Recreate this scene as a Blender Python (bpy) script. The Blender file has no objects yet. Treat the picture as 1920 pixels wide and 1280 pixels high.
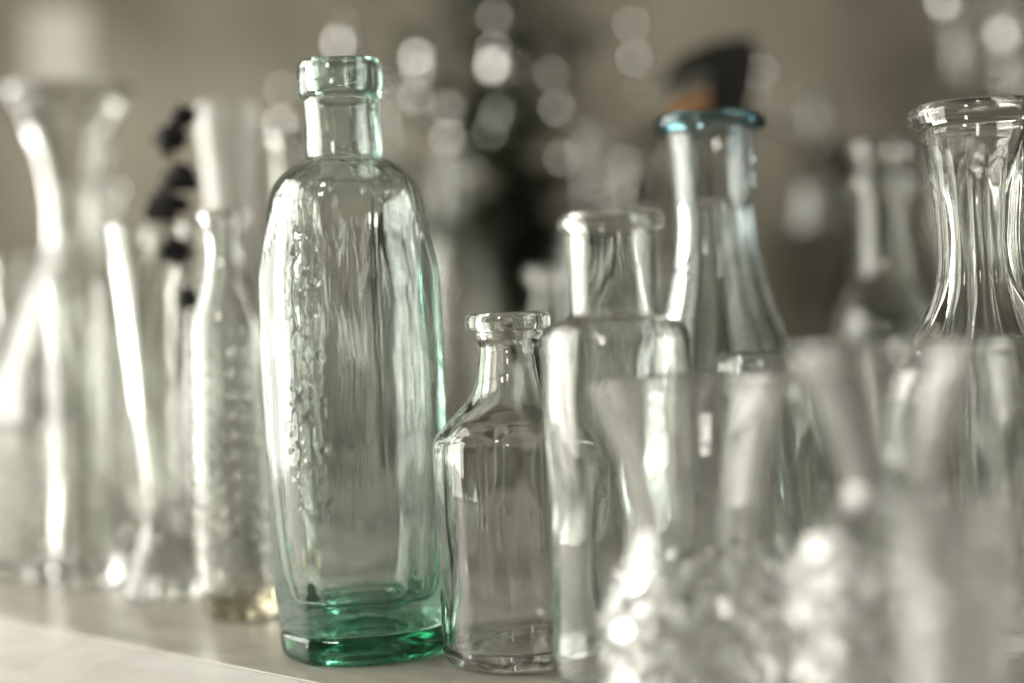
import bpy, math, random
from mathutils import Vector, Matrix, noise
R = math.radians
PI = math.pi
random.seed(4)
sc = bpy.context.scene
COL = sc.collection

# ------------------------------------------------------------------ camera
H = 0.13                       # lens height above the shelf
FPX = 50.0 / 36.0 * 1920.0     # focal length in photo pixels
ROLL = R(2.6)
PITCH = math.atan(50.0 / FPX)
cam_d = bpy.data.cameras.new('camera')
cam = bpy.data.objects.new('camera', cam_d)
COL.objects.link(cam)
cam_d.sensor_width = 36.0
cam_d.lens = 50.0
cam_d.clip_start = 0.01
cam_d.clip_end = 60.0
cam_d.dof.use_dof = True
cam_d.dof.focus_distance = 0.526
cam_d.dof.aperture_fstop = 2.15
cam.matrix_world = (Matrix.Translation((0, 0, H)) @ Matrix.Rotation(PI/2 - PITCH, 4, 'X')
                    @ Matrix.Rotation(-ROLL, 4, 'Z'))
sc.camera = cam

# ------------------------------------------------------------------ world: soft indoor daylight bounced round the room
w = bpy.data.worlds.new('World'); sc.world = w
w.use_nodes = True
wn = w.node_tree; wn.nodes.clear()
o_ = wn.nodes.new('ShaderNodeOutputWorld'); bg = wn.nodes.new('ShaderNodeBackground')
tc = wn.nodes.new('ShaderNodeTexCoord'); sp = wn.nodes.new('ShaderNodeSeparateXYZ')
ns = wn.nodes.new('ShaderNodeTexNoise'); ns.inputs['Scale'].default_value = 2.2; ns.inputs['Detail'].default_value = 3
rp = wn.nodes.new('ShaderNodeValToRGB')
rp.color_ramp.elements[0].position = 0.35; rp.color_ramp.elements[0].color = (0.015, 0.014, 0.011, 1)
rp.color_ramp.elements[1].position = 0.68; rp.color_ramp.elements[1].color = (0.50, 0.468, 0.38, 1)
wn.links.new(tc.outputs['Generated'], ns.inputs['Vector'])
wn.links.new(ns.outputs['Fac'], rp.inputs['Fac'])
wn.links.new(rp.outputs['Color'], bg.inputs['Color'])
bg.inputs['Strength'].default_value = 0.62
wn.links.new(bg.outputs[0], o_.inputs[0])

# ------------------------------------------------------------------ lamps: the panes of a tall window on the left, plus added edge and glint lamps
def area_lamp(name, loc, target, sx, sy, power, col=(1.0, 0.968, 0.885)):
    l = bpy.data.lights.new(name, 'AREA'); l.shape = 'RECTANGLE'; l.size = sx; l.size_y = sy
    l.energy = power; l.color = col
    o = bpy.data.objects.new(name, l); COL.objects.link(o)
    o.location = loc
    d = Vector(target) - Vector(loc)
    o.rotation_euler = d.to_track_quat('-Z', 'Y').to_euler()
    return o
for i in range(3):
    for j in range(2):
        yy = 0.35 + i * 0.46; zz = 0.22 + j * 0.66
        area_lamp('window_pane_lamp', (-1.35, yy, zz), (-0.35, yy - 0.1, zz - 0.1), 0.41, 0.60, 8.6)
area_lamp('added_edge_lamp', (1.75, 1.15, 0.45), (0.1, 0.6, 0.1), 0.10, 0.80, 2.2, (1, 0.97, 0.90))  # added lamp that brightens the right edges of the glass, no known window
area_lamp('added_glint_lamp', (-0.9, -1.3, 1.0), (0, 0.6, 0.1), 0.18, 0.34, 10.0, (1, 0.965, 0.89))  # added camera-side lamp for glints on the beads and bottle fronts

sc.view_settings.view_transform = 'Standard'
sc.view_settings.look = 'None'
sc.view_settings.gamma = 1.0
sc.view_settings.exposure = 0.0
sc.view_settings.use_curve_mapping = False
cy = sc.cycles
cy.max_bounces = 26; cy.transmission_bounces = 26; cy.glossy_bounces = 8; cy.diffuse_bounces = 3
cy.transparent_max_bounces = 16; cy.volume_bounces = 0
cy.caustics_refractive = True; cy.caustics_reflective = True
cy.sample_clamp_indirect = 40.0; cy.blur_glossy = 0.2
cy.use_denoising = True
try: cy.denoiser = 'OPENIMAGEDENOISE'
except Exception: pass
cy.use_adaptive_sampling = True; cy.adaptive_threshold = 0.02

# ------------------------------------------------------------------ helpers
def W(px, py, D):
    """a photo pixel at depth D as a point of the room"""
    u, v = px - 960.0, py - 640.0
    a = u * math.cos(ROLL) - v * math.sin(ROLL)
    b = u * math.sin(ROLL) + v * math.cos(ROLL)
    return Vector((a / FPX * D, D, H - (b + 50.0) / FPX * D))

def tag(o, label=None, cat=None, group=None, kind=None):
    if label: o['label'] = label
    if cat: o['category'] = cat
    if group: o['group'] = group
    if kind: o['kind'] = kind
    return o

def link(name, verts, faces, mat, parent=None, smooth=True, normals=None, loc=None):
    me = bpy.data.meshes.new(name)
    me.from_pydata(verts, [], faces)
    me.materials.append(mat)
    if smooth:
        for p in me.polygons: p.use_smooth = True
    me.update()
    if normals is not None:
        me.normals_split_custom_set_from_vertices(normals)
    o = bpy.data.objects.new(name, me)
    COL.objects.link(o)
    if parent is not None: o.parent = parent
    if loc is not None: o.location = loc
    return o

def root(name, loc, label, cat, group=None, rz=0.0):
    o = bpy.data.objects.new(name, None)
    o.empty_display_size = 0.02
    COL.objects.link(o)
    o.location = loc; o.rotation_euler = (0, 0, rz)
    return tag(o, label, cat, group)

def curve_pts(pts, step=0.0012):
    """smooth curve through (r, z[, sharp]) points"""
    P = [(p[0], p[1]) for p in pts]
    out = []
    n = len(P)
    for i in range(n - 1):
        p0 = P[max(i-1, 0)]; p1 = P[i]; p2 = P[i+1]; p3 = P[min(i+2, n-1)]
        L = math.hypot(p2[0]-p1[0], p2[1]-p1[1])
        if L < 1e-7: continue
        # tangents, limited so that short pieces stay crisp
        def tan(a, b, c):
            d1 = math.hypot(b[0]-a[0], b[1]-a[1]); d2 = math.hypot(c[0]-b[0], c[1]-b[1])
            if d1 < 1e-7: return ((c[0]-b[0])/max(d2,1e-9), (c[1]-b[1])/max(d2,1e-9))
            if d2 < 1e-7: return ((b[0]-a[0])/d1, (b[1]-a[1])/d1)
            wx = (b[0]-a[0])/d1/d1 + (c[0]-b[0])/d2/d2; wz = (b[1]-a[1])/d1/d1 + (c[1]-b[1])/d2/d2
            k = math.hypot(wx, wz) or 1.0
            return (wx/k, wz/k)
        t1 = tan(p0, p1, p2); t2 = tan(p1, p2, p3)
        m = max(2, int(math.ceil(L / step)))
        for k in range(m):
            t = k / m
            h1 = 2*t**3-3*t*t+1; h2 = t**3-2*t*t+t; h3 = -2*t**3+3*t*t; h4 = t**3-t*t
            out.append((h1*p1[0]+h2*t1[0]*L+h3*p2[0]+h4*t2[0]*L, h1*p1[1]+h2*t1[1]*L+h3*p2[1]+h4*t2[1]*L))
    out.append(P[-1])
    return out

def ngon(sides, p=26.0, rot=0.0, dist=None):
    """rounded polygon: radius factor by angle"""
    if dist is None:
        fs = [(rot + 2*PI*i/sides, 1.0) for i in range(sides)]
    else:
        fs = dist
    def f(th):
        s = 0.0
        for a, d in fs:
            c = math.cos(th - a)
            if c > 0: s += (c / d) ** p
        return s ** (-1.0 / p)
    return f

def smooth01(a, b, x):
    t = min(1.0, max(0.0, (x - a) / (b - a))) if a != b else (1.0 if x > a else 0.0)
    return t*t*(3-2*t)

def vessel(rt, outer, mat, wall=0.0022, base_t=0.005, cuts=(('body', 9.0),), nseg=96, sec=None, sec_in=None,
           wob=0.00025, wscale=28.0, step=0.0013, mats=None, seed=0.0, punt=0.0015, closed=False, disp=None,
           inner=None, flat=()):
    """blown glass vessel: outer wall, rounded lip, inner wall, thick floor. `outer` runs from the heel to the lip.
    cuts = ((part, top z), ...) from bottom to top: every part is a mesh of its own."""
    op = curve_pts(outer, step)
    r0 = outer[0][0]
    zt = outer[-1][1]; rt_o = outer[-1][0]
    bottom = []
    nb = max(4, int(r0 / 0.003))
    for k in range(1, nb):
        q = k / nb
        bottom.append((r0 * q, punt * (1 - q*q)))
    # inner wall
    if inner is None:
        ins = []
        for r, z in op:
            if z > base_t + 0.002 and z < zt - 0.0006: ins.append((max(0.002, r - wall), z))
        # thick lips keep a plain bore
        rmin = None
        k = len(ins) - 1
        ins2 = list(ins)
        bore = None
        for i in range(len(ins)):
            z = ins[i][1]
            if cuts[-1][0] == 'lip' and len(cuts) > 1 and z > cuts[-2][1] - 0.001:
                if bore is None: bore = ins[i-1][0]
                ins2[i] = (bore + (z - cuts[-2][1]) * 0.06, z)
        ins = ins2
    else:
        ins = curve_pts(inner, step)
    lipw = rt_o - ins[-1][0]
    lip = []
    for k in range(1, 5):
        a = PI * k / 5
        lip.append((ins[-1][0] + lipw * (0.5 + 0.5 * math.cos(a)), zt + min(lipw * 0.35, 0.0009) * math.sin(a)))
    innr = list(reversed(ins))
    r1 = innr[-1][0]
    floor = []
    for k in range(1, 5):                       # rounded inner heel
        a = PI / 2 * k / 4
        q = min(0.004, r1 * 0.4)
        floor.append((r1 - q * (1 - math.cos(a)), innr[-1][1] - q * 0.5 * math.sin(a)))
    rf, zf = floor[-1]
    for k in range(1, 5):
        q = 1 - k / 5.0
        floor.append((rf * q, zf + 0.0012 * (1 - q*q)))
    prof = [(p, 'o') for p in bottom + op] + [(p, 'l') for p in lip] + [(p, 'i') for p in innr + floor]
    verts = [(0, 0, punt)]
    ring0 = 1
    for (r, z), s in prof:
        zc = min(max(z, 0), zt)
        for j in range(nseg):
            th = 2*PI*j/nseg
            f = 1.0
            if s == 'o' and sec: f = sec(th, zc)
            elif s != 'o' and sec_in: f = sec_in(th, zc)
            elif s == 'l' and sec: f = sec(th, zc)
            rr = r * f
            c, n_ = math.cos(th), math.sin(th)
            if wob:
                q = noise.noise(Vector((c*r*wscale*1.6 + seed*7.1, n_*r*wscale*1.6, zc*wscale + seed*3.3 + (11.0 if s == 'i' else 0.0))))
                k_ = wob * (1.6 if s == 'i' else 0.7) * min(1, r / 0.006) * smooth01(0, 0.006, zc)
                rr += q * k_
            if disp and s == 'o': rr += disp(th, zc, r)
            verts.append((rr*c, rr*n_, z))
    verts.append((0, 0, prof[-1][0][1] + 0.0001))
    last = len(verts) - 1
    nr = len(prof)
    faces = []; fz = []
    def add(f, z): faces.append(f); fz.append(z)
    for j in range(nseg):
        add((0, ring0 + (j+1) % nseg, ring0 + j), 0.0)
    for i in range(nr - 1):
        a = ring0 + i*nseg; b = a + nseg
        zz = (prof[i][0][1] + prof[i+1][0][1]) / 2
        for j in range(nseg):
            k = (j+1) % nseg
            add((a+j, a+k, b+k, b+j), zz)
    a = ring0 + (nr-1)*nseg
    for j in range(nseg):
        add((a+j, a+(j+1) % nseg, last), prof[-1][0][1])
    if len(cuts) == 1:
        o = link(cuts[0][0], verts, faces, mat, rt)
        return [o]
    tmp = bpy.data.meshes.new('tmp'); tmp.from_pydata(verts, [], faces); tmp.update()
    vn = [v.normal.copy() for v in tmp.vertices]
    bpy.data.meshes.remove(tmp)
    out = []
    lo = -1.0
    for ci, (pn, hi) in enumerate(cuts):
        mp = {}; vs = []; fs = []; nm = []
        for f, z in zip(faces, fz):
            if lo <= z < hi:
                q = []
                for v in f:
                    if v not in mp:
                        mp[v] = len(vs); vs.append(verts[v]); nm.append(vn[v])
                    q.append(mp[v])
                fs.append(q)
        lo = hi
        if not fs: continue
        m = mats.get(pn, mat) if mats else mat
        out.append(link(pn, vs, fs, m, rt, normals=None if pn in flat else nm))
        if pn in flat:
            for p in out[-1].data.polygons: p.use_smooth = False
    return out

# ------------------------------------------------------------------ materials
def new_mat(name):
    m = bpy.data.materials.new(name); m.use_nodes = True
    m.node_tree.nodes.clear()
    return m, m.node_tree.nodes, m.node_tree.links

def glass(name, color=(0.97, 0.975, 0.965), ior=1.5, rough=0.0, dirt=0.05, absorb=None, dens=0.0, streak=0.0006, dscale=60.0,
          bump=0.15, film=None):
    m, N, L = new_mat(name)
    out = N.new('ShaderNodeOutputMaterial')
    g = N.new('ShaderNodeBsdfGlass'); g.inputs['Color'].default_value = (*color, 1); g.inputs['IOR'].default_value = ior
    g.inputs['Roughness'].default_value = rough
    t = N.new('ShaderNodeTexCoord'); mp = N.new('ShaderNodeMapping')
    mp.inputs['Scale'].default_value = (1.0, 1.0, 0.12)
    L.new(t.outputs['Object'], mp.inputs['Vector'])
    n1 = N.new('ShaderNodeTexNoise'); n1.inputs['Scale'].default_value = 190; n1.inputs['Detail'].default_value = 2
    L.new(mp.outputs[0], n1.inputs['Vector'])
    b = N.new('ShaderNodeBump'); b.inputs['Strength'].default_value = bump; b.inputs['Distance'].default_value = streak
    L.new(n1.outputs['Fac'], b.inputs['Height']); L.new(b.outputs[0], g.inputs['Normal'])
    # dust and dried water marks
    n2 = N.new('ShaderNodeTexNoise'); n2.inputs['Scale'].default_value = dscale; n2.inputs['Detail'].default_value = 6
    n2.inputs['Roughness'].default_value = 0.65
    L.new(mp.outputs[0], n2.inputs['Vector'])
    n3 = N.new('ShaderNodeTexNoise'); n3.inputs['Scale'].default_value = 1500; n3.inputs['Detail'].default_value = 1
    L.new(t.outputs['Object'], n3.inputs['Vector'])
    r2 = N.new('ShaderNodeMapRange'); r2.inputs['From Min'].default_value = 0.46; r2.inputs['From Max'].default_value = 0.75
    L.new(n2.outputs['Fac'], r2.inputs['Value'])
    r3 = N.new('ShaderNodeMapRange'); r3.inputs['From Min'].default_value = 0.4; r3.inputs['From Max'].default_value = 0.8
    r3.inputs['To Min'].default_value = 0.35; r3.inputs['To Max'].default_value = 1.6
    L.new(n3.outputs['Fac'], r3.inputs['Value'])
    mu = N.new('ShaderNodeMath'); mu.operation = 'MULTIPLY'
    L.new(r2.outputs[0], mu.inputs[0]); L.new(r3.outputs[0], mu.inputs[1])
    ma = N.new('ShaderNodeMath'); ma.operation = 'MULTIPLY_ADD'; ma.use_clamp = True
    ma.inputs[1].default_value = dirt; ma.inputs[2].default_value = dirt * 0.12 if film is None else film
    L.new(mu.outputs[0], ma.inputs[0])
    df = N.new('ShaderNodeBsdfDiffuse'); df.inputs['Color'].default_value = (0.8, 0.79, 0.75, 1)
    tr = N.new('ShaderNodeBsdfTranslucent'); tr.inputs['Color'].default_value = (0.8, 0.79, 0.75, 1)
    md = N.new('ShaderNodeMixShader'); md.inputs[0].default_value = 0.5
    L.new(df.outputs[0], md.inputs[1]); L.new(tr.outputs[0], md.inputs[2])
    mx = N.new('ShaderNodeMixShader')
    L.new(ma.outputs[0], mx.inputs[0]); L.new(g.outputs[0], mx.inputs[1]); L.new(md.outputs[0], mx.inputs[2])
    L.new(mx.outputs[0], out.inputs['Surface'])
    if absorb:
        v = N.new('ShaderNodeVolumeAbsorption'); v.inputs['Color'].default_value = (*absorb, 1); v.inputs['Density'].default_value = dens
        L.new(v.outputs[0], out.inputs['Volume'])
    return m

def solid(name, c1, c2=None, rough=0.6, scale=20.0, metal=0.0, bump=0.0, spec=0.5, stretch=(1, 1, 1), worn=False):
    m, N, L = new_mat(name)
    out = N.new('ShaderNodeOutputMaterial'); p = N.new('ShaderNodeBsdfPrincipled')
    L.new(p.outputs[0], out.inputs[0])
    p.inputs['Roughness'].default_value = rough; p.inputs['Metallic'].default_value = metal
    p.inputs['Specular IOR Level'].default_value = spec
    t = N.new('ShaderNodeTexCoord'); mp = N.new('ShaderNodeMapping'); mp.inputs['Scale'].default_value = stretch
    L.new(t.outputs['Object'], mp.inputs[0])
    n = N.new('ShaderNodeTexNoise'); n.inputs['Scale'].default_value = scale; n.inputs['Detail'].default_value = 6
    L.new(mp.outputs[0], n.inputs['Vector'])
    r = N.new('ShaderNodeValToRGB'); r.color_ramp.elements[0].color = (*c1, 1); r.color_ramp.elements[1].color = (*(c2 or c1), 1)
    r.color_ramp.elements[0].position = 0.32; r.color_ramp.elements[1].position = 0.7
    L.new(n.outputs['Fac'], r.inputs[0]); L.new(r.outputs[0], p.inputs['Base Color'])
    if worn:      # specks, stains and scuffs of the old paint
        a = N.new('ShaderNodeTexNoise'); a.inputs['Scale'].default_value = 420; a.inputs['Detail'].default_value = 3
        L.new(t.outputs['Object'], a.inputs['Vector'])
        q = N.new('ShaderNodeMapRange'); q.inputs['From Min'].default_value = 0.66; q.inputs['From Max'].default_value = 0.74
        q.inputs['To Max'].default_value = 0.75
        L.new(a.outputs['Fac'], q.inputs['Value'])
        a2 = N.new('ShaderNodeTexNoise'); a2.inputs['Scale'].default_value = 26; a2.inputs['Detail'].default_value = 5
        L.new(t.outputs['Object'], a2.inputs['Vector'])
        q2 = N.new('ShaderNodeMapRange'); q2.inputs['From Min'].default_value = 0.48; q2.inputs['From Max'].default_value = 0.72
        q2.inputs['To Max'].default_value = 0.45
        L.new(a2.outputs['Fac'], q2.inputs['Value'])
        mxx = N.new('ShaderNodeMath'); mxx.operation = 'MAXIMUM'; L.new(q.outputs[0], mxx.inputs[0]); L.new(q2.outputs[0], mxx.inputs[1])
        m2 = N.new('ShaderNodeMixRGB'); m2.inputs['Color2'].default_value = (c1[0]*0.45, c1[1]*0.42, c1[2]*0.36, 1)
        L.new(mxx.outputs[0], m2.inputs['Fac']); L.new(r.outputs[0], m2.inputs['Color1']); L.new(m2.outputs[0], p.inputs['Base Color'])
    if bump:
        b = N.new('ShaderNodeBump'); b.inputs['Strength'].default_value = 0.6; b.inputs['Distance'].default_value = bump
        L.new(n.outputs['Fac'], b.inputs['Height']); L.new(b.outputs[0], p.inputs['Normal'])
    return m

M_clear = glass('clear_glass', dirt=0.05)
M_clear2 = glass('worn_clear_glass', color=(0.955, 0.962, 0.95), dirt=0.09, streak=0.0009)
M_green_base = glass('deep_aqua_glass', color=(0.97, 0.985, 0.978), absorb=(0.0, 0.68, 0.48), dens=62.0, dirt=0.02)
M_green = glass('aqua_glass', color=(0.982, 0.990, 0.985), absorb=(0.0, 0.72, 0.50), dens=13.0, dirt=0.08, dscale=42, streak=0.0011, bump=0.3)
M_green_lip = glass('aqua_lip_glass', color=(0.955, 0.985, 0.972), absorb=(0.05, 0.72, 0.55), dens=12.0, dirt=0.06, dscale=60)
M_blue = glass('faint_blue_glass', color=(0.978, 0.982, 0.98), absorb=(0.0, 0.50, 0.64), dens=15.0, dirt=0.08)
M_blue_lip = glass('blue_rim_glass', color=(0.95, 0.97, 0.98), absorb=(0.0, 0.42, 0.50), dens=130.0, dirt=0.03)
M_crystal = glass('cut_crystal', color=(0.985, 0.985, 0.98), ior=1.54, dirt=0.03, dscale=14, film=0.055)
M_cut = glass('clean_cut_crystal', color=(0.985, 0.985, 0.98), ior=1.56, dirt=0.02, dscale=20)
M_frost = glass('frosted_glass', color=(0.97, 0.975, 0.965), rough=0.25, dirt=1.0, dscale=20)
M_base_shade = glass('shaded_base_glass', color=(0.82, 0.78, 0.68), dirt=0.05)  # shadow in the thick base put into the glass tint
M_table_white = solid('white_painted_board', (0.66, 0.64, 0.60), (0.76, 0.745, 0.71), 0.42, 7, stretch=(1, 9, 1), bump=0.0002, worn=True)
M_table_grey = solid('grey_worn_board', (0.31, 0.293, 0.245), (0.45, 0.43, 0.37), 0.30, 9, stretch=(1, 14, 1), bump=0.0003, worn=True)
M_wall = solid('warm_plaster', (0.15, 0.138, 0.105), (0.40, 0.37, 0.295), 0.85, 2.6)
M_floor = solid('dark_floor_boards', (0.06, 0.05, 0.04), (0.1, 0.085, 0.07), 0.5, 3, stretch=(1, 8, 1))
M_darkwood = solid('dark_stained_wood', (0.10, 0.092, 0.068), (0.19, 0.175, 0.13), 0.45, 6, stretch=(8, 1, 1))
M_leaf = solid('dark_green_leaf', (0.045, 0.056, 0.036), (0.11, 0.125, 0.085), 0.5, 14)
M_pot = solid('grey_stoneware', (0.10, 0.095, 0.08), (0.16, 0.15, 0.13), 0.7, 30)
M_black = solid('blackened_leaf', (0.006, 0.006, 0.005), (0.016, 0.014, 0.010), 0.6, 30)
M_orange = solid('rusty_orange', (0.40, 0.15, 0.025), (0.52, 0.21, 0.04), 0.6, 30)
M_sprig = solid('dried_flower', (0.012, 0.011, 0.010), (0.03, 0.027, 0.022), 0.8, 200)
M_stem = solid('dried_stem', (0.10, 0.085, 0.05), (0.16, 0.13, 0.08), 0.8, 100)
M_silver = solid('silvered_glint_bead', (0.85, 0.85, 0.82), (0.9, 0.9, 0.87), 0.06, 30, metal=1.0)
M_wire = solid('dark_wire', (0.03, 0.028, 0.024), (0.06, 0.055, 0.05), 0.4, 60, metal=0.6)
M_paper = solid('white_paper', (0.60, 0.58, 0.53), (0.66, 0.64, 0.59), 0.8, 5)
M_red = glass('pale_red_glass', color=(0.75, 0.25, 0.28), dirt=0.05)

# ------------------------------------------------------------------ the setting
def box(name, x0, x1, y0, y1, z0, z1, mat, parent=None, bev=0.0, loc=None, rz=0):
    v = [(x, y, z) for x in (x0, x1) for y in (y0, y1) for z in (z0, z1)]
    f = [(0, 1, 3, 2), (4, 6, 7, 5), (0, 4, 5, 1), (2, 3, 7, 6), (0, 2, 6, 4), (1, 5, 7, 3)]
    o = link(name, v, f, mat, parent, smooth=False)
    if loc is not None: o.location = loc
    o.rotation_euler.z = rz
    if bev:
        b = o.modifiers.new('bevel', 'BEVEL'); b.width = bev; b.segments = 3
    return o

# shelf boards run obliquely past the lens: local x = along the shelf, local y = away from its front
SH = math.atan2(-0.653, 0.757)
shelf = root('display_shelf', (-0.0793, 0.516, 0.0), 'pale painted wooden shelf of two boards that the glassware stands on', 'shelf', rz=SH)
box('front_board', -0.95, 0.75, -0.30, -0.0006, -0.024, 0.0, M_table_white, shelf, 0.0008)
box('back_board', -0.95, 0.75, 0.0006, 0.47, -0.024, 0.0, M_table_grey, shelf, 0.0008)
for lx in (-0.9, 0.7):
    for ly in (-0.26, 0.43):
        box('leg', lx-0.02, lx+0.02, ly-0.02, ly+0.02, -0.80, -0.0245, M_darkwood, shelf, 0.001)
tag(box('floor', -4, 4, -3, 3.2, -0.83, -0.8005, M_floor), kind='structure')
tag(box('wall', -4, 4, 2.25, 2.4, -0.80, 2.6, M_wall), kind='structure')

# dark sideboard against the wall
side = root('sideboard', (0.1, 1.55, -0.80), 'low dark wooden sideboard blurred behind the shelf', 'sideboard')
box('top', -0.34, 1.5, -0.27, 0.30, 0.80, 0.83, M_darkwood, side, 0.003)
box('cabinet', -0.30, 1.46, -0.24, 0.28, 0.0, 0.7995, M_darkwood, side, 0.003)
box('back_panel', -0.34, 1.5, 0.27, 0.30, 0.8305, 0.97, M_darkwood, side, 0.003)
ST = 0.03

# white sheet on the wall, upper left
def card(px, py, D, w_, h_, label, rot=0):
    p = W(px, py, D)
    r = root('paper_sheet', (p.x, 2.249, p.z), label, 'paper')
    o = box('sheet', -w_/2, w_/2, -0.004, -0.001, -h_/2, h_/2, M_paper, r)
    return r

card(115, 95, 2.25, 0.10, 0.13, 'white sheet of paper on the wall at the upper left')

# ------------------------------------------------------------------ main bottles
def zz(px, py, D): return W(px, py, D).z
S = lambda D: D / FPX

# --- tall aqua flask
D = 0.562
base = W(672, 900, D)
rt = root('aqua_bottle', (base.x, D, 0), 'tall aqua green glass bottle with embossed side and squared lip', 'bottle')
dist = [(R(-84), 0.0240), (R(-136), 0.0315), (R(180), 0.0350), (R(140), 0.0320), (R(96), 0.0240), (R(45), 0.0320), (R(2), 0.0352), (R(-42), 0.0322)]
dist = [(a, d / 0.0345) for a, d in dist]
gsec = ngon(8, 30, dist=dist)
gsec_in = ngon(8, 9, dist=[(a, d*q) for (a, d), q in zip(dist, (1.0, 1.0, 0.985, 0.985, 1.0, 0.98, 0.935, 0.965))])
zn = zz(640, 300, D)
def g_sec(th, z):
    t = smooth01(zn - 0.004, zn - 0.045, z) * (0.38 + 0.62*smooth01(0.0, 0.030, z))
    return 1 + (gsec(th) - 1) * t
def g_sec_in(th, z):
    t = smooth01(zn - 0.004, zn - 0.045, z)
    return 1 + (gsec_in(th) - 1) * t
def g_disp(th, z, r):
    # unreadable raised lettering in a column down the left front edge
    d = (th - R(-122) + PI) % (2*PI) - PI
    e = smooth01(0.30, 0.17, abs(d)) * smooth01(0.055, 0.062, z) * smooth01(0.178, 0.168, z)
    out = 0.0
    if e > 0:
        q = noise.noise(Vector((d*10, z*190, 2.0))) + 0.3*noise.noise(Vector((d*22, z*360, 7.0)))
        out += e * 0.00045 * smooth01(0.05, 0.28, q)
    # mould seam at the right front edge
    s = (th - R(-61) + PI) % (2*PI) - PI
    out += 0.0004 * math.exp(-(s/0.016)**2) * smooth01(zn+0.004, zn-0.006, z)
    return out
zl = zz(640, 192, D); ztop = zz(640, 118, D)
vessel(rt, [(0.0320, 0.0113), (0.0330, 0.0117), (0.0332, 0.0130), (0.0337, 0.024), (0.0346, 0.06), (0.0350, 0.10), (0.0349, 0.135), (0.0342, 0.150), (0.0318, 0.1645), (0.0262, zn-0.0075), (0.0190, zn-0.0015),
            (0.0150, zn+0.0003), (0.0152, zn+0.003), (0.0150, zn+0.008), (0.0149, zl-0.010), (0.0150, zl)],
       M_green, cuts=(('body', 9.0),), nseg=220,
       inner=[(0.0170, 0.0185), (0.0235, 0.0215), (0.0268, 0.029), (0.0298, 0.042), (0.0320, 0.062), (0.0330, 0.08), (0.0332, 0.10), (0.0331, 0.135), (0.0324, 0.150), (0.0298, 0.1645),
              (0.0240, zn-0.0095), (0.0170, zn-0.0040), (0.0125, zn-0.001), (0.0117, zn+0.004), (0.0114, zl-0.010), (0.0112, zl-0.0007)],
       sec=g_sec, sec_in=g_sec_in, wob=0.0005, wscale=34, step=0.0008, disp=g_disp, punt=0.0135, seed=1.0)
def ring_lip(rt, z0, z1, ri, ro, mat, nseg=96, name='lip', bulge=0.3, wob=0.00018):
    """closed glass ring"""
    c = []
    hz = (z1 - z0)
    m = 20
    for k in range(m):
        a = 2*PI*k/m
        ca, sa = math.cos(a), math.sin(a)
        e = 0.55 if bulge < 0.5 else 1.0
        x = math.copysign(abs(ca)**e, ca); z = math.copysign(abs(sa)**e, sa)
        c.append(((ri+ro)/2 + x*(ro-ri)/2, (z0+z1)/2 + z*hz/2))
    v = []; f = []
    for j in range(nseg):
        th = 2*PI*j/nseg
        for r, z in c:
            q = wob*noise.noise(Vector((math.cos(th)*2.2, math.sin(th)*2.2, z*300)))
            v.append(((r+q)*math.cos(th), (r+q)*math.sin(th), z+q))
    for j in range(nseg):
        for k in range(m):
            a = j*m+k; b = j*m+(k+1) % m; c2 = ((j+1) % nseg)*m
            f.append((a, c2+k, c2+(k+1) % m, b))
    return link(name, v, f, mat, rt)
ring_lip(rt, zl+0.0008, ztop, 0.0112, 0.0168, M_green_lip)
def puck(rt, name, prof, mat, nseg, sec, wob=0.0003):
    v = [(0, 0, prof[0][1])]; f = []
    for r, z in prof:
        for j in range(nseg):
            th = 2*PI*j/nseg
            q = r * sec(th, z) + wob*noise.noise(Vector((math.cos(th)*3, math.sin(th)*3, z*90)))*smooth01(0.0, 0.01, r)
            v.append((q*math.cos(th), q*math.sin(th), z))
    v.append((0, 0, prof[-1][1]))
    n = len(prof)
    for j in range(nseg):
        k = (j+1) % nseg
        f.append((0, 1+k, 1+j))
        f.append((1+(n-1)*nseg+j, 1+(n-1)*nseg+k, len(v)-1))
        for i in range(n-1):
            a = 1+i*nseg
            f.append((a+j, a+k, a+nseg+k, a+nseg+j))
    return link(name, v, f, mat, rt)
pp = curve_pts([(0.010, 0.0045), (0.020, 0.0030), (0.0275, 0.0004), (0.0300, 0.0), (0.0315, 0.0012), (0.0329, 0.0040), (0.0331, 0.0085), (0.0328, 0.0103), (0.0316, 0.0111)], 0.0009)
pp += [(0.0316*q, 0.0111 + 0.0022*(1-q*q)) for q in (0.85, 0.6, 0.3, 0.1)]
puck(rt, 'base', pp, M_green_base, 160, g_sec)

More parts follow.
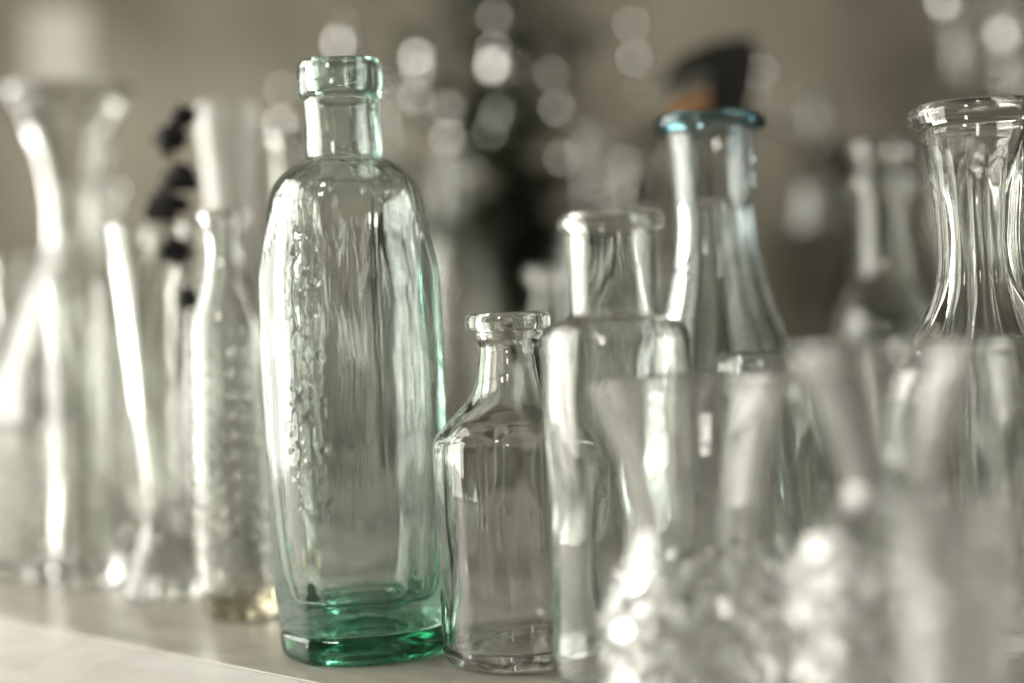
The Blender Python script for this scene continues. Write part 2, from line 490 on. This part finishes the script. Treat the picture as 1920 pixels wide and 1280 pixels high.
# --- small panelled clear bottle, in focus
D = 0.537
base = W(967, 950, D)
rt = root('medicine_bottle', (base.x, D, 0), 'small clear panelled bottle with thick flat lip, standing right of the aqua bottle', 'bottle')
f10 = ngon(10, 44, rot=R(-90-17))
f10i = ngon(10, 12, rot=R(-90-17))
def s_sec(th, z):
    t = smooth01(0.0905, 0.0835, z) * smooth01(0.0, 0.006, z)
    return 1 + (f10(th)*1.0 - 1) * t
def s_in(th, z):
    t = smooth01(0.0905, 0.080, z)
    return 1 + (f10i(th)*0.995 - 1) * t * 0.9
vessel(rt, [(0.0255, 0.0), (0.0281, 0.0014), (0.0296, 0.0046), (0.0297, 0.010), (0.0297, 0.040), (0.0300, 0.060), (0.0302, 0.0800), (0.0298, 0.0842), (0.0272, 0.0880), (0.0222, 0.0930), (0.0170, 0.0982), (0.0136, 0.1045),
            (0.0121, 0.112), (0.0119, 0.1205), (0.0128, 0.1218), (0.0130, 0.1228), (0.0131, 0.1240), (0.0158, 0.1246), (0.0160, 0.1258), (0.0160, 0.1290), (0.0157, 0.1300)],
       M_clear, wall=0.0021, base_t=0.0060, cuts=(('base', 0.0065), ('body', 0.0850), ('neck', 0.1240), ('lip', 9)), nseg=160, sec=s_sec, sec_in=s_in,
       wob=0.0007, wscale=40, step=0.0008, seed=2.0, punt=0.002)

# --- wide-mouthed clear bottle right of it, slightly nearer
D = 0.478
base = W(1166, 900, D)
k = D/0.49
rt = root('wide_neck_bottle', (base.x, D, 0), 'clear round bottle with wide neck and flat shoulder overlapping the small panelled bottle', 'bottle')
vessel(rt, [(0.0200, 0.0), (0.0236, 0.0020), (0.0252, 0.0060), (0.0250, 0.03), (0.0249, 0.07), (0.0252, 0.1150), (0.0250, 0.1200), (0.0238, 0.1236), (0.0205, 0.1258), (0.0170, 0.1272), (0.0155, 0.1290),
            (0.0153, 0.1310), (0.0152, 0.1350), (0.0152, 0.1400), (0.0152, 0.1500), (0.0152, 0.1545), (0.0152, 0.1558), (0.0156, 0.1566), (0.0170, 0.1570), (0.0176, 0.1577), (0.0178, 0.1592), (0.0176, 0.1608), (0.0168, 0.1614)],
       M_clear2, wall=0.0020, base_t=0.007, cuts=(('base', 0.0075), ('body', 0.1262), ('neck', 0.1564), ('lip', 9)), nseg=128,
       wob=0.0006, wscale=40, step=0.0010, seed=3.0)

# --- blue rimmed carafe
D = 0.62
base = W(1345, 600, D)
rt = root('blue_rim_carafe', (base.x, D, 0), 'clear panelled carafe with a rolled blue rim', 'carafe')
f8 = ngon(6, 26, rot=R(-90-28)); f8i = ngon(6, 10, rot=R(-90-28))
def b_sec(th, z):
    t = smooth01(0.1765, 0.171, z) * smooth01(0.02, 0.05, z)
    return 1 + (f8(th)*0.94 - 1) * t
def b_in(th, z):
    t = smooth01(0.1765, 0.165, z) * smooth01(0.02, 0.05, z)
    return 1 + (f8i(th)*0.97 - 1) * t * 0.7
vessel(rt, [(0.038, 0.0), (0.0435, 0.003), (0.046, 0.010), (0.047, 0.03), (0.0465, 0.055), (0.0430, 0.078), (0.0365, 0.098), (0.0300, 0.114), (0.0245, 0.1285), (0.0202, 0.1440), (0.0176, 0.160),
            (0.0172, 0.170), (0.0176, 0.1755), (0.0181, 0.185), (0.0190, 0.198), (0.0200, 0.2045)],
       M_blue, wall=0.0029, base_t=0.008, cuts=(('body', 9),), nseg=144, sec=b_sec, sec_in=None, wob=0.0006, step=0.0012, seed=4.0)
ring_lip(rt, 0.2052, 0.2125, 0.0185, 0.0246, M_blue_lip, bulge=1.0, wob=0.0006)

# --- fluted carafe at the right edge
D = 0.535
base = W(1835, 480, D)
rt = root('fluted_carafe', (base.x, D, 0), 'clear fluted carafe with wide flared rim, cut by the right edge', 'carafe')
def fl(n, amp, ph=0.0, z0=0.03, z1=0.186):
    def f(th, z):
        t = smooth01(z1, z1-0.022, z) * smooth01(z0-0.02, z0, z)
        return 1 + t * amp * (abs(math.cos(n*0.5*th + ph)) ** 0.6 - 0.6)
    return f
vessel(rt, [(0.031, 0.0), (0.0345, 0.003), (0.037, 0.009), (0.0390, 0.03), (0.0395, 0.06), (0.0385, 0.078), (0.0355, 0.092), (0.0300, 0.105), (0.0248, 0.1135), (0.0200, 0.1225), (0.0164, 0.132), (0.0144, 0.145),
            (0.0148, 0.160), (0.0172, 0.178), (0.0199, 0.1905), (0.0206, 0.1925), (0.0228, 0.1935), (0.0242, 0.1960), (0.0238, 0.1990), (0.0224, 0.2002)],
       M_clear, wall=0.0028, base_t=0.009, cuts=(('base', 0.0095), ('body', 0.110), ('neck', 0.1915), ('lip', 9)), nseg=240, sec=fl(14, 0.13, 0.4),
       sec_in=fl(14, 0.03, 0.9), wob=0.0005, wscale=40, step=0.0010, seed=5.0)

# --- out of focus bottle between the carafes
D = 0.78
base = W(1657, 450, D)
rt = root('ringed_neck_bottle', (base.x, D, 0), 'out of focus clear bottle with ringed neck between the two carafes', 'bottle')
vessel(rt, [(0.025, 0), (0.029, 0.003), (0.030, 0.01), (0.030, 0.10), (0.0285, 0.116), (0.021, 0.133), (0.0155, 0.144), (0.0142, 0.152), (0.0140, 0.178), (0.0142, 0.184), (0.0172, 0.186), (0.0178, 0.192),
            (0.0172, 0.198), (0.0150, 0.2005), (0.0152, 0.203), (0.0172, 0.206), (0.0176, 0.211), (0.0168, 0.215)],
       M_clear2, wall=0.0024, base_t=0.006, cuts=(('base', 0.0065), ('body', 0.140), ('neck', 0.1845), ('lip', 9)), nseg=80, wob=0.0009, seed=6.0)

# --- small bottle seen over the panelled one
D = 0.84
base = W(1022, 560, D)
rt = root('slim_bottle', (base.x, D, 0), 'blurred slim bottle showing its lip just above the small panelled bottle', 'bottle')
vessel(rt, [(0.018, 0), (0.021, 0.002), (0.022, 0.008), (0.022, 0.10), (0.020, 0.112), (0.012, 0.124), (0.0086, 0.132), (0.0082, 0.148), (0.0112, 0.1495), (0.0116, 0.153), (0.0108, 0.156)],
       M_clear2, wall=0.0022, base_t=0.006, cuts=(('body', 0.122), ('neck', 0.1488), ('lip', 9)), nseg=64, wob=0.0006, seed=7.0)

# ------------------------------------------------------------------ near, blurred cut glass on the right
def rescale(prof, k, zs):
    zt_ = 0.13 - (0.13 - zs)*k
    return [(r*k, (0.13 - (0.13 - z)*k) if z >= zs else z*zt_/zs) for r, z in prof]
def diamond(z0, z1, n, amp, pitch, base=None):
    def f(th, z):
        t = smooth01(z0, z0+0.004, z) * smooth01(z1, z1-0.004, z)
        a = th * n / (2*PI); b = z / pitch
        d = abs(((a+b) % 1.0) - 0.5) + abs(((a-b) % 1.0) - 0.5)
        return 1 + t * amp * (d - 0.5)
    return f
D = 0.42
base = W(1303, 900, D)
rt = root('flared_vase', (base.x, D, 0), 'near blurred clear vase with flared rim, in front of the blue rimmed carafe', 'vase')
vessel(rt, rescale([(0.022, 0.0), (0.0255, 0.002), (0.0270, 0.008), (0.0285, 0.026), (0.0278, 0.040), (0.0245, 0.052), (0.0208, 0.060), (0.0193, 0.068), (0.0198, 0.078), (0.0228, 0.092), (0.0262, 0.103), (0.0290, 0.1095)], 1.05, 0.05),
       M_crystal, wall=0.0022, base_t=0.010, cuts=(('base', 0.0105), ('body', 0.059), ('neck', 0.101), ('rim', 9)), nseg=168,
       sec=diamond(0.004, 0.058, 12, 0.13, 0.013), wob=0.0, seed=8.0, mats={'base': M_cut, 'body': M_cut}, flat=('base', 'body'), step=0.0014)
D = 0.37
base = W(1672, 900, D)
rt = root('cut_crystal_goblet', (base.x, D, 0), 'large near blurred goblet with wide mouth and faceted foot at the lower right', 'goblet')
vessel(rt, rescale([(0.026, 0.0), (0.0285, 0.002), (0.0280, 0.008), (0.0265, 0.030), (0.0268, 0.050), (0.0250, 0.066), (0.0195, 0.0745), (0.0140, 0.0790), (0.0122, 0.084), (0.0135, 0.090), (0.0165, 0.099), (0.0200, 0.108), (0.0228, 0.1150), (0.0235, 0.1185)], 1.05, 0.05),
       M_crystal, wall=0.0024, base_t=0.012, cuts=(('base', 0.0125), ('body', 0.0745), ('neck', 0.112), ('rim', 9)), nseg=160,
       sec=diamond(0.004, 0.072, 10, 0.13, 0.015), wob=0.0, seed=9.0, mats={'base': M_cut, 'body': M_cut}, flat=('base', 'body'), step=0.0014)
D = 0.30
base = W(1795, 1050, D)
rt = root('cut_shot_glass', (base.x, D, 0), 'nearest small cut glass tumbler in the lower right corner', 'glass')
vessel(rt, [(0.0095, 0.0), (0.0108, 0.002), (0.0112, 0.006), (0.0113, 0.05), (0.0118, 0.075), (0.0122, 0.086)],
       M_crystal, wall=0.0018, base_t=0.012, cuts=(('base', 0.0125), ('body', 0.082), ('rim', 9)), nseg=120, sec=diamond(0.004, 0.07, 9, 0.12, 0.012),
       wob=0.0003, seed=10.0, flat=('base', 'body'), step=0.0014)
D = 0.472
base = W(1440, 680, D)
rt = root('rolled_rim_jar', (base.x, D, 0), 'clear narrow jar with thick rolled rim standing behind the flared vase', 'jar')
vessel(rt, [(0.015, 0), (0.018, 0.002), (0.019, 0.008), (0.0185, 0.05), (0.0165, 0.085), (0.0145, 0.100), (0.0150, 0.1045), (0.0172, 0.1065), (0.0180, 0.1095), (0.0170, 0.1130)],
       M_clear, wall=0.0020, base_t=0.006, cuts=(('base', 0.0065), ('body', 0.095), ('neck', 0.1050), ('lip', 9)), nseg=110, wob=0.0008, seed=11.0)
D = 0.432
base = W(1962, 900, D)
rt = root('plain_tumbler', (base.x, D, 0), 'plain clear tumbler cut by the right edge below the fluted carafe', 'glass')
vessel(rt, [(0.014, 0), (0.016, 0.002), (0.017, 0.008), (0.018, 0.06), (0.019, 0.116)], M_clear, wall=0.0016, base_t=0.009,
       cuts=(('base', 0.0095), ('body', 0.112), ('rim', 9)), nseg=96, wob=0.0004, seed=12.0)

# a scrap of red glass seen between the crystal pieces
D = 0.385
p = W(1640, 1230, D)
rt = root('red_glass_stopper', (0.1335, 0.405, 0.0), 'small pale red glass stopper half hidden among the crystal pieces', 'stopper')
vessel(rt, [(0.005, 0), (0.008, 0.003), (0.009, 0.009), (0.007, 0.016), (0.0035, 0.020), (0.003, 0.026)], M_red, wall=0.0022, base_t=0.004, cuts=(('knob', 0.019), ('shaft', 9)), nseg=40, wob=0)

def plain_bottle(px, py, D, r, hn, hs, rn, label, seed, name='plain_bottle', mat=M_clear2, z=0.0):
    b = W(px, py, D)
    rt = root(name, (b.x, D, z), label, 'bottle')
    vessel(rt, [(r*0.8, 0), (r*0.96, 0.002), (r, 0.008), (r, hs-0.02), (r*0.9, hs-0.006), ((r+rn)*0.52, hs+0.006), (rn, hs+0.018), (rn, hs+0.026), (rn, hn-0.014), (rn, hn-0.010), (rn+0.0028, hn-0.008), (rn+0.003, hn-0.002), (rn+0.002, hn)],
           mat, wall=0.0023, base_t=0.006, cuts=(('base', 0.0065), ('body', hs+0.008), ('neck', hn-0.009), ('lip', 9)), nseg=72, wob=0.0010, seed=seed, step=0.0018)
    return rt
# ------------------------------------------------------------------ left, receding and blurred
# beaded bottle next to the aqua one
D = 0.640
base = W(436, 800, D)
def beads(z0, z1, amp, nth, pz):
    def f(th, z, r):
        t = smooth01(z0, z0+0.004, z) * smooth01(z1, z1-0.004, z)
        return t * amp * max(0, math.sin(th*nth)) * max(0, math.sin(z/pz*2*PI))
    return f
rt = root('beaded_bottle', (base.x, D, 0), 'slim clear beaded bottle with shadow-tinted base, left of the aqua bottle', 'bottle')
vessel(rt, [(0.012, 0), (0.0155, 0.002), (0.0165, 0.008), (0.0168, 0.12), (0.0160, 0.135), (0.0120, 0.146), (0.0100, 0.152), (0.0098, 0.175), (0.0115, 0.178), (0.0116, 0.182)],
       M_clear2, wall=0.0020, base_t=0.010, cuts=(('base', 0.0105), ('body', 0.148), ('neck', 0.1765), ('lip', 9)), nseg=130, mats={'base': M_base_shade},
       disp=beads(0.012, 0.13, 0.0007, 12, 0.009), wob=0.0006, seed=13.0)
# frosted bottle behind it, neck bright
D = 0.80
base = W(432, 300, D)
rt = root('frosted_bottle', (base.x, D, 0), 'tall frosted white bottle neck glowing behind the beaded bottle', 'bottle')
vessel(rt, [(0.024, 0), (0.028, 0.003), (0.029, 0.01), (0.029, 0.12), (0.026, 0.145), (0.0165, 0.172), (0.0150, 0.185), (0.0158, 0.22), (0.0178, 0.245), (0.0172, 0.254)],
       M_frost, wall=0.0025, base_t=0.006, cuts=(('body', 0.165), ('neck', 0.245), ('lip', 9)), nseg=72, wob=0.0006, seed=14.0)
# trumpet vase with a dried sprig
D = 0.70
base = W(298, 800, D)
rt = root('trumpet_vase', (base.x, D, 0), 'tall tapering trumpet vase holding a dark dried sprig', 'vase')
vessel(rt, [(0.019, 0.0), (0.0215, 0.0015), (0.0208, 0.005), (0.0170, 0.016), (0.0115, 0.030), (0.0092, 0.042), (0.0098, 0.055), (0.0130, 0.095), (0.0172, 0.145), (0.0212, 0.182)],
       M_clear, wall=0.0020, base_t=0.040, cuts=(('foot', 0.040), ('body', 0.176), ('rim', 9)), nseg=96, sec=fl(8, 0.07, 0.2, z0=0.07, z1=0.175), wob=0.0004, seed=15.0)
vx, vy = base.x, D
# the sprig
def tube(pts, rad, mat, name, parent, seg=8):
    v = []; f = []
    for i, p in enumerate(pts):
        p = Vector(p)
        d = (Vector(pts[min(i+1, len(pts)-1)]) - Vector(pts[max(i-1, 0)])).normalized()
        s = d.orthogonal().normalized(); t = d.cross(s)
        r = rad[i] if isinstance(rad, (list, tuple)) else rad
        for k in range(seg):
            a = 2*PI*k/seg
            q = p + s*math.cos(a)*r + t*math.sin(a)*r
            v.append(tuple(q))
    for i in range(len(pts)-1):
        for k in range(seg):
            a = i*seg+k; b = i*seg+(k+1) % seg
            f.append((a, b, b+seg, a+seg))
    f.append(tuple(reversed(range(seg)))); n = (len(pts)-1)*seg
    f.append(tuple(range(n, n+seg)))
    return link(name, v, f, mat, parent)
sprig = root('dried_sprig', (vx, vy, 0.044), 'dark dried flower sprig leaning right in the trumpet vase', 'flower')
org = Vector((vx, vy, 0.044))
sp_px = [(350, 600), (352, 560), (330, 470), (322, 385), (328, 325), (325, 265), (338, 215)]
sp = [W(x, y, 0.69) - org for x, y in sp_px]
tube([(0, 0, 0.001), (0.004, -0.002, 0.05)] + [tuple(p) for p in sp], 0.0009, M_stem, 'stem', sprig)
def blob(c, r, mat, name, parent, seed=0, sq=(1, 1, 1), n=10, amp=0.35):
    v = []; f = []
    for i in range(n+1):
        a = PI*i/n
        for j in range(2*n):
            b = PI*j/n
            d = Vector((math.sin(a)*math.cos(b), math.sin(a)*math.sin(b), math.cos(a)))
            q = 1 + amp*noise.noise(d*2.2 + Vector((seed, 0, 0)))
            v.append(tuple(Vector(c) + Vector((d.x*sq[0], d.y*sq[1], d.z*sq[2]))*r*q))
    for i in range(n):
        for j in range(2*n):
            k = (j+1) % (2*n)
            f.append((i*2*n+j, i*2*n+k, (i+1)*2*n+k, (i+1)*2*n+j))
    return link(name, v, f, mat, parent)
for i, (x, y, r) in enumerate([(345, 222, 0.0058), (318, 262, 0.0070), (338, 335, 0.0072), (310, 388, 0.0078), (330, 472, 0.0066), (352, 560, 0.0055)]):
    blob(W(x, y, 0.69) - org, r, M_sprig, 'flower_head', sprig, i*3.1, (1.1, 1, 0.85), amp=0.9)

# tall tapering glass behind the trumpet vase
D = 0.80
base = W(352, 800, D)
rt = root('flute_glass', (base.x, D, 0), 'tall tapering flute glass behind the trumpet vase, left of the beaded bottle', 'glass')
vessel(rt, [(0.020, 0.0), (0.0240, 0.0015), (0.0225, 0.004), (0.0120, 0.010), (0.0075, 0.020), (0.0080, 0.040), (0.0105, 0.070), (0.0160, 0.125), (0.0225, 0.188)],
       M_clear, wall=0.0022, base_t=0.036, cuts=(('foot', 0.036), ('body', 0.183), ('rim', 9)), nseg=96, sec=fl(7, 0.06, 0.9, z0=0.06, z1=0.185), wob=0.0004, seed=27.0)
# straight glass
D = 0.74
base = W(152, 800, D)
rt = root('straight_glass', (base.x, D, 0), 'tall straight clear glass left of the trumpet vase', 'glass')
vessel(rt, [(0.013, 0), (0.0160, 0.002), (0.0168, 0.006), (0.0164, 0.06), (0.0164, 0.157)], M_clear, wall=0.0022, base_t=0.014,
       cuts=(('base', 0.0145), ('body', 0.152), ('rim', 9)), nseg=80, sec=fl(10, 0.06, 0.0, z0=0.03, z1=0.15), wob=0.0004, seed=16.0)
# big decanter behind
D = 0.90
base = W(148, 600, D)
rt = root('waisted_decanter', (base.x, D, 0), 'large clear decanter with pinched waist and flared mouth at the far left', 'decanter')
vessel(rt, [(0.045, 0), (0.050, 0.003), (0.054, 0.012), (0.057, 0.05), (0.056, 0.09), (0.048, 0.122), (0.033, 0.152), (0.021, 0.178), (0.0175, 0.200), (0.0195, 0.225), (0.028, 0.258), (0.040, 0.284)],
       M_clear, wall=0.0032, base_t=0.010, cuts=(('base', 0.0105), ('body', 0.160), ('neck', 0.278), ('lip', 9)), nseg=96, sec=fl(10, 0.05, 0.0, z0=0.04, z1=0.27), wob=0.0008, seed=17.0, step=0.002)
# low tumbler
D = 0.77
base = W(38, 950, D)
rt = root('low_beaded_tumbler', (base.x, D, 0), 'low beaded tumbler at the left edge of the shelf', 'glass')
vessel(rt, [(0.016, 0), (0.019, 0.002), (0.020, 0.008), (0.0213, 0.05), (0.0220, 0.083)], M_crystal, wall=0.0024, base_t=0.010,
       cuts=(('base', 0.0105), ('body', 0.079), ('rim', 9)), nseg=110, disp=beads(0.02, 0.078, 0.0010, 11, 0.011), wob=0.0004, seed=18.0)
plain_bottle(186, 420, 1.02, 0.028, 0.235, 0.150, 0.0135, 'blurred bottle whose pale neck rises between the decanter and the trumpet vase', 25.0)
plain_bottle(20, 700, 0.98, 0.030, 0.185, 0.120, 0.013, 'blurred bottle at the far left edge behind the low beaded tumbler', 26.0)
# second row bottles that show only as streaks through the others
plain_bottle(545, 300, 0.78, 0.024, 0.235, 0.150, 0.010, 'blurred clear bottle directly behind the left side of the aqua bottle', 20.0)
plain_bottle(745, 700, 0.80, 0.022, 0.150, 0.100, 0.009, 'blurred clear bottle seen through the right half of the aqua bottle', 21.0)
plain_bottle(1180, 500, 0.86, 0.026, 0.190, 0.120, 0.011, 'blurred clear bottle behind the neck of the wide neck bottle', 22.0)

# ------------------------------------------------------------------ background, strongly blurred
plain_bottle(735, 200, 1.36, 0.034, 0.330, 0.240, 0.014, 'strongly blurred tall bottle on the sideboard, first right of the aqua bottle neck', 31.0, z=ST)
plain_bottle(842, 300, 1.33, 0.036, 0.255, 0.170, 0.014, 'strongly blurred bottle on the sideboard left of the dark plant', 32.0, z=ST)
plain_bottle(1110, 300, 1.34, 0.036, 0.270, 0.180, 0.015, 'strongly blurred bottle on the sideboard in front of the plant leaves', 33.0, z=ST)
plain_bottle(1535, 300, 1.37, 0.034, 0.300, 0.215, 0.013, 'strongly blurred tall bottle on the sideboard behind the gap between the carafes', 34.0, z=ST)
plain_bottle(1800, 100, 1.38, 0.036, 0.395, 0.290, 0.015, 'strongly blurred very tall bottle on the sideboard behind the fluted carafe', 35.0, z=ST)
plain_bottle(1895, 150, 1.34, 0.034, 0.370, 0.260, 0.015, 'strongly blurred tall bottle on the sideboard nearest the right edge', 36.0, z=ST)
# leafy plant
pr = root('potted_plant', (W(1000, 300, 1.45).x, 1.50, ST), 'dark green leafy plant in a grey pot on the sideboard', 'plant')
vessel(pr, [(0.05, 0), (0.054, 0.003), (0.062, 0.05), (0.068, 0.10)], M_pot, wall=0.006, base_t=0.01, cuts=(('pot', 9),), nseg=40, wob=0)
lv = []; lf = []
rs = random.Random(8)
stems = []
for i in range(46):
    a = rs.uniform(0, 2*PI); sprd = rs.uniform(0.02, 0.19); h = rs.uniform(0.15, 0.62)
    pts = [Vector((0.02*math.cos(a), 0.02*math.sin(a), 0.03))]
    for k in range(1, 7):
        t = k/6
        pts.append(Vector((math.cos(a)*sprd*t**1.4, math.sin(a)*sprd*t**1.4, 0.03 + h*t)))
    stems.append(pts)
    for k in range(2, 7):
        for q in range(3):
            c = pts[k]; b = rs.uniform(0, 2*PI); L = rs.uniform(0.03, 0.06); wd = L*rs.uniform(0.3, 0.42)
            d = Vector((math.cos(b), math.sin(b), rs.uniform(-0.5, 0.5))).normalized()
            s = d.cross(Vector((rs.uniform(-.4, .4), rs.uniform(-.4, .4), 1))).normalized(); n_ = s.cross(d)
            i0 = len(lv)
            for t, ww, dr in ((0, 0.08, 0), (0.25, 0.8, 0.02), (0.5, 1.0, 0.0), (0.78, 0.6, -0.08), (1.0, 0.03, -0.2)):
                m_ = c + d*L*t + n_*L*dr
                lv += [tuple(m_ - s*wd*ww), tuple(m_ - n_*wd*0.18*ww), tuple(m_ + s*wd*ww)]
            for t in range(4):
                for u in range(2):
                    a0 = i0 + t*3 + u
                    lf.append((a0, a0+1, a0+4, a0+3))
link('foliage', lv, lf, M_leaf, pr)
for pts in stems[:8]:
    tube(pts, 0.0018, M_leaf, 'stem', pr, 6)

# dark blade of a dried leaf with an orange edge, leaning in a bottle
def slab(px, mat, name, parent, D, org, th=0.003):
    P = [W(x, y, D) - org for x, y in px]
    n = len(P)
    v = [(p.x, p.y - th/2, p.z) for p in P] + [(p.x, p.y + th/2, p.z) for p in P]
    f = [tuple(range(n)), tuple(reversed(range(n, 2*n)))] + [(i, i+n, (i+1) % n + n, (i+1) % n) for i in range(n)]
    o = link(name, v, f, mat, parent, smooth=False)
    b = o.modifiers.new('bevel', 'BEVEL'); b.width = 0.001; b.segments = 2
    return o
LD = 0.92
rl = root('dried_leaf', (W(1232, 560, LD).x, LD, 0.012), 'dark dried leaf with an orange lower edge behind the blue rim', 'leaf')
org = Vector(rl.location)
slab([(1232, 168), (1268, 112), (1336, 80), (1408, 70), (1420, 112), (1412, 168), (1396, 232), (1352, 266), (1322, 215), (1326, 150), (1280, 158)], M_black, 'blade', rl, LD, org)
slab([(1244, 226), (1258, 204), (1296, 186), (1326, 176), (1332, 186), (1314, 212), (1262, 236), (1246, 250)], M_orange, 'edge', rl, LD-0.007, org)
slab([(1262, 158), (1300, 140), (1332, 136), (1330, 164), (1290, 178), (1258, 186)], M_pot, 'underside', rl, LD-0.004, org)
tube([tuple(W(x, y, LD) - org) for x, y in ((1330, 235), (1268, 262), (1242, 330), (1234, 420), (1232, 520))] + [(0, 0, 0.001)], [0.005, 0.005, 0.004, 0.003, 0.003, 0.003], M_darkwood, 'stalk', rl)
plain_bottle(1232, 560, LD, 0.022, 0.165, 0.110, 0.009, 'blurred clear bottle holding the dark dried leaf', 24.0)

# dark wire hoop (a basket handle)
hp = root('basket', (W(1440, 500, 1.30).x, 1.36, ST), 'dark round wicker basket with an arched handle behind the blue rimmed carafe', 'basket')
bs = W(1440, 500, 1.30)
vessel(hp, [(0.060, 0), (0.066, 0.003), (0.078, 0.10), (0.082, 0.165)], M_darkwood, wall=0.006, base_t=0.008, cuts=(('bowl', 9),), nseg=48, wob=0.002, wscale=60)
tube([(0.076*math.cos(PI*k/20), 0, 0.16 + 0.115*math.sin(PI*k/20)) for k in range(21)], 0.0045, M_darkwood, 'handle', hp)

# dark stoppered jar left of the ringed neck bottle
jr = root('dark_lidded_jar', (W(1568, 400, 1.42).x, 1.42, ST), 'dark rounded lidded jar behind the ringed neck bottle', 'jar')
vessel(jr, [(0.030, 0), (0.034, 0.003), (0.036, 0.02), (0.036, 0.20), (0.030, 0.225)], M_pot, wall=0.004, base_t=0.006, cuts=(('body', 9),), nseg=40, wob=0)
blob((0, 0, 0.240), 0.034, M_black, 'lid', jr, 1, (1.15, 1.1, 0.5), amp=0.1)

# added strands of mirror beads that stand in for blurred glass highlights
rail = root('wooden_rail', (0.15, 2.24, 0.78), 'thin dark rail on the wall that the bead strands hang from', 'rail')
tube([(-1.0, -0.88, 0), (0.9, -0.88, 0)], 0.006, M_darkwood, 'bar', rail)
for bx in (-0.95, 0.85):
    tube([(bx, 0.008, 0), (bx, -0.88, 0)], 0.005, M_darkwood, 'bracket', rail)
strands = [
    (1.36, [(650, 85, 10), (648, 50, 3)], 'single bright drop above the lip of the aqua bottle'),
    (1.36, [(797, 112, 11), (795, 135, 8), (792, 185, 8), (830, 225, 3.5)], 'bead strand just right of the aqua bottle neck'),
    (1.36, [(935, 35, 6), (938, 100, 9), (942, 128, 14), (938, 215, 6), (925, 250, 5), (895, 325, 5)], 'brightest bead strand against the dark plant'),
    (1.36, [(1190, 50, 6), (1198, 112, 7.5), (1206, 175, 4), (1182, 312, 10), (1176, 345, 9), (1172, 375, 8)], 'long bead strand over the wide neck bottle'),
    (1.36, [(1432, 138, 6), (1420, 190, 4), (1476, 232, 4), (1470, 180, 3)], 'dim bead strand right of the dark dried leaf'),
    (1.36, [(1782, 8, 14), (1800, 30, 8), (1775, 60, 3.5)], 'bright bead cluster at the top right, left one of two'),
    (1.36, [(1893, 70, 18), (1905, 40, 8), (1870, 140, 4), (1890, 130, 4)], 'bright bead cluster nearest the top right corner'),
    (1.36, [(848, 205, 7), (850, 262, 8), (862, 330, 6)], 'dim, low, between aqua bottle and plant'),
    (1.36, [(1040, 140, 6), (1052, 205, 7), (1060, 300, 6)], 'dim, in front of the plant right side'),
    (1.36, [(540, 235, 9), (536, 170, 5)], 'pale, left of the aqua bottle neck'),
    (1.05, [(192, 208, 5)], 'single pale drop at the upper left'),
]
for Ds, bl, lab in strands:
    top = W(bl[0][0], bl[0][1], Ds)
    Y = Ds
    r = root('glint_strand', (top.x, Y, 0.774), 'silvered beads added as glints, ' + lab, 'bead strand', 'bead strands added as glints in the background')
    org = Vector(r.location)
    pts = [(0, 0, 0)] + [tuple(W(x, y, Ds) - org) for x, y, _ in sorted(bl, key=lambda q: q[1])]
    tube(pts, 0.0005, M_wire, 'thread', r, 6)
    for x, y, rr in bl:
        blob(W(x, y, Ds) - org, rr*0.0013, M_silver, 'bead', r, x, n=14, amp=0.0)
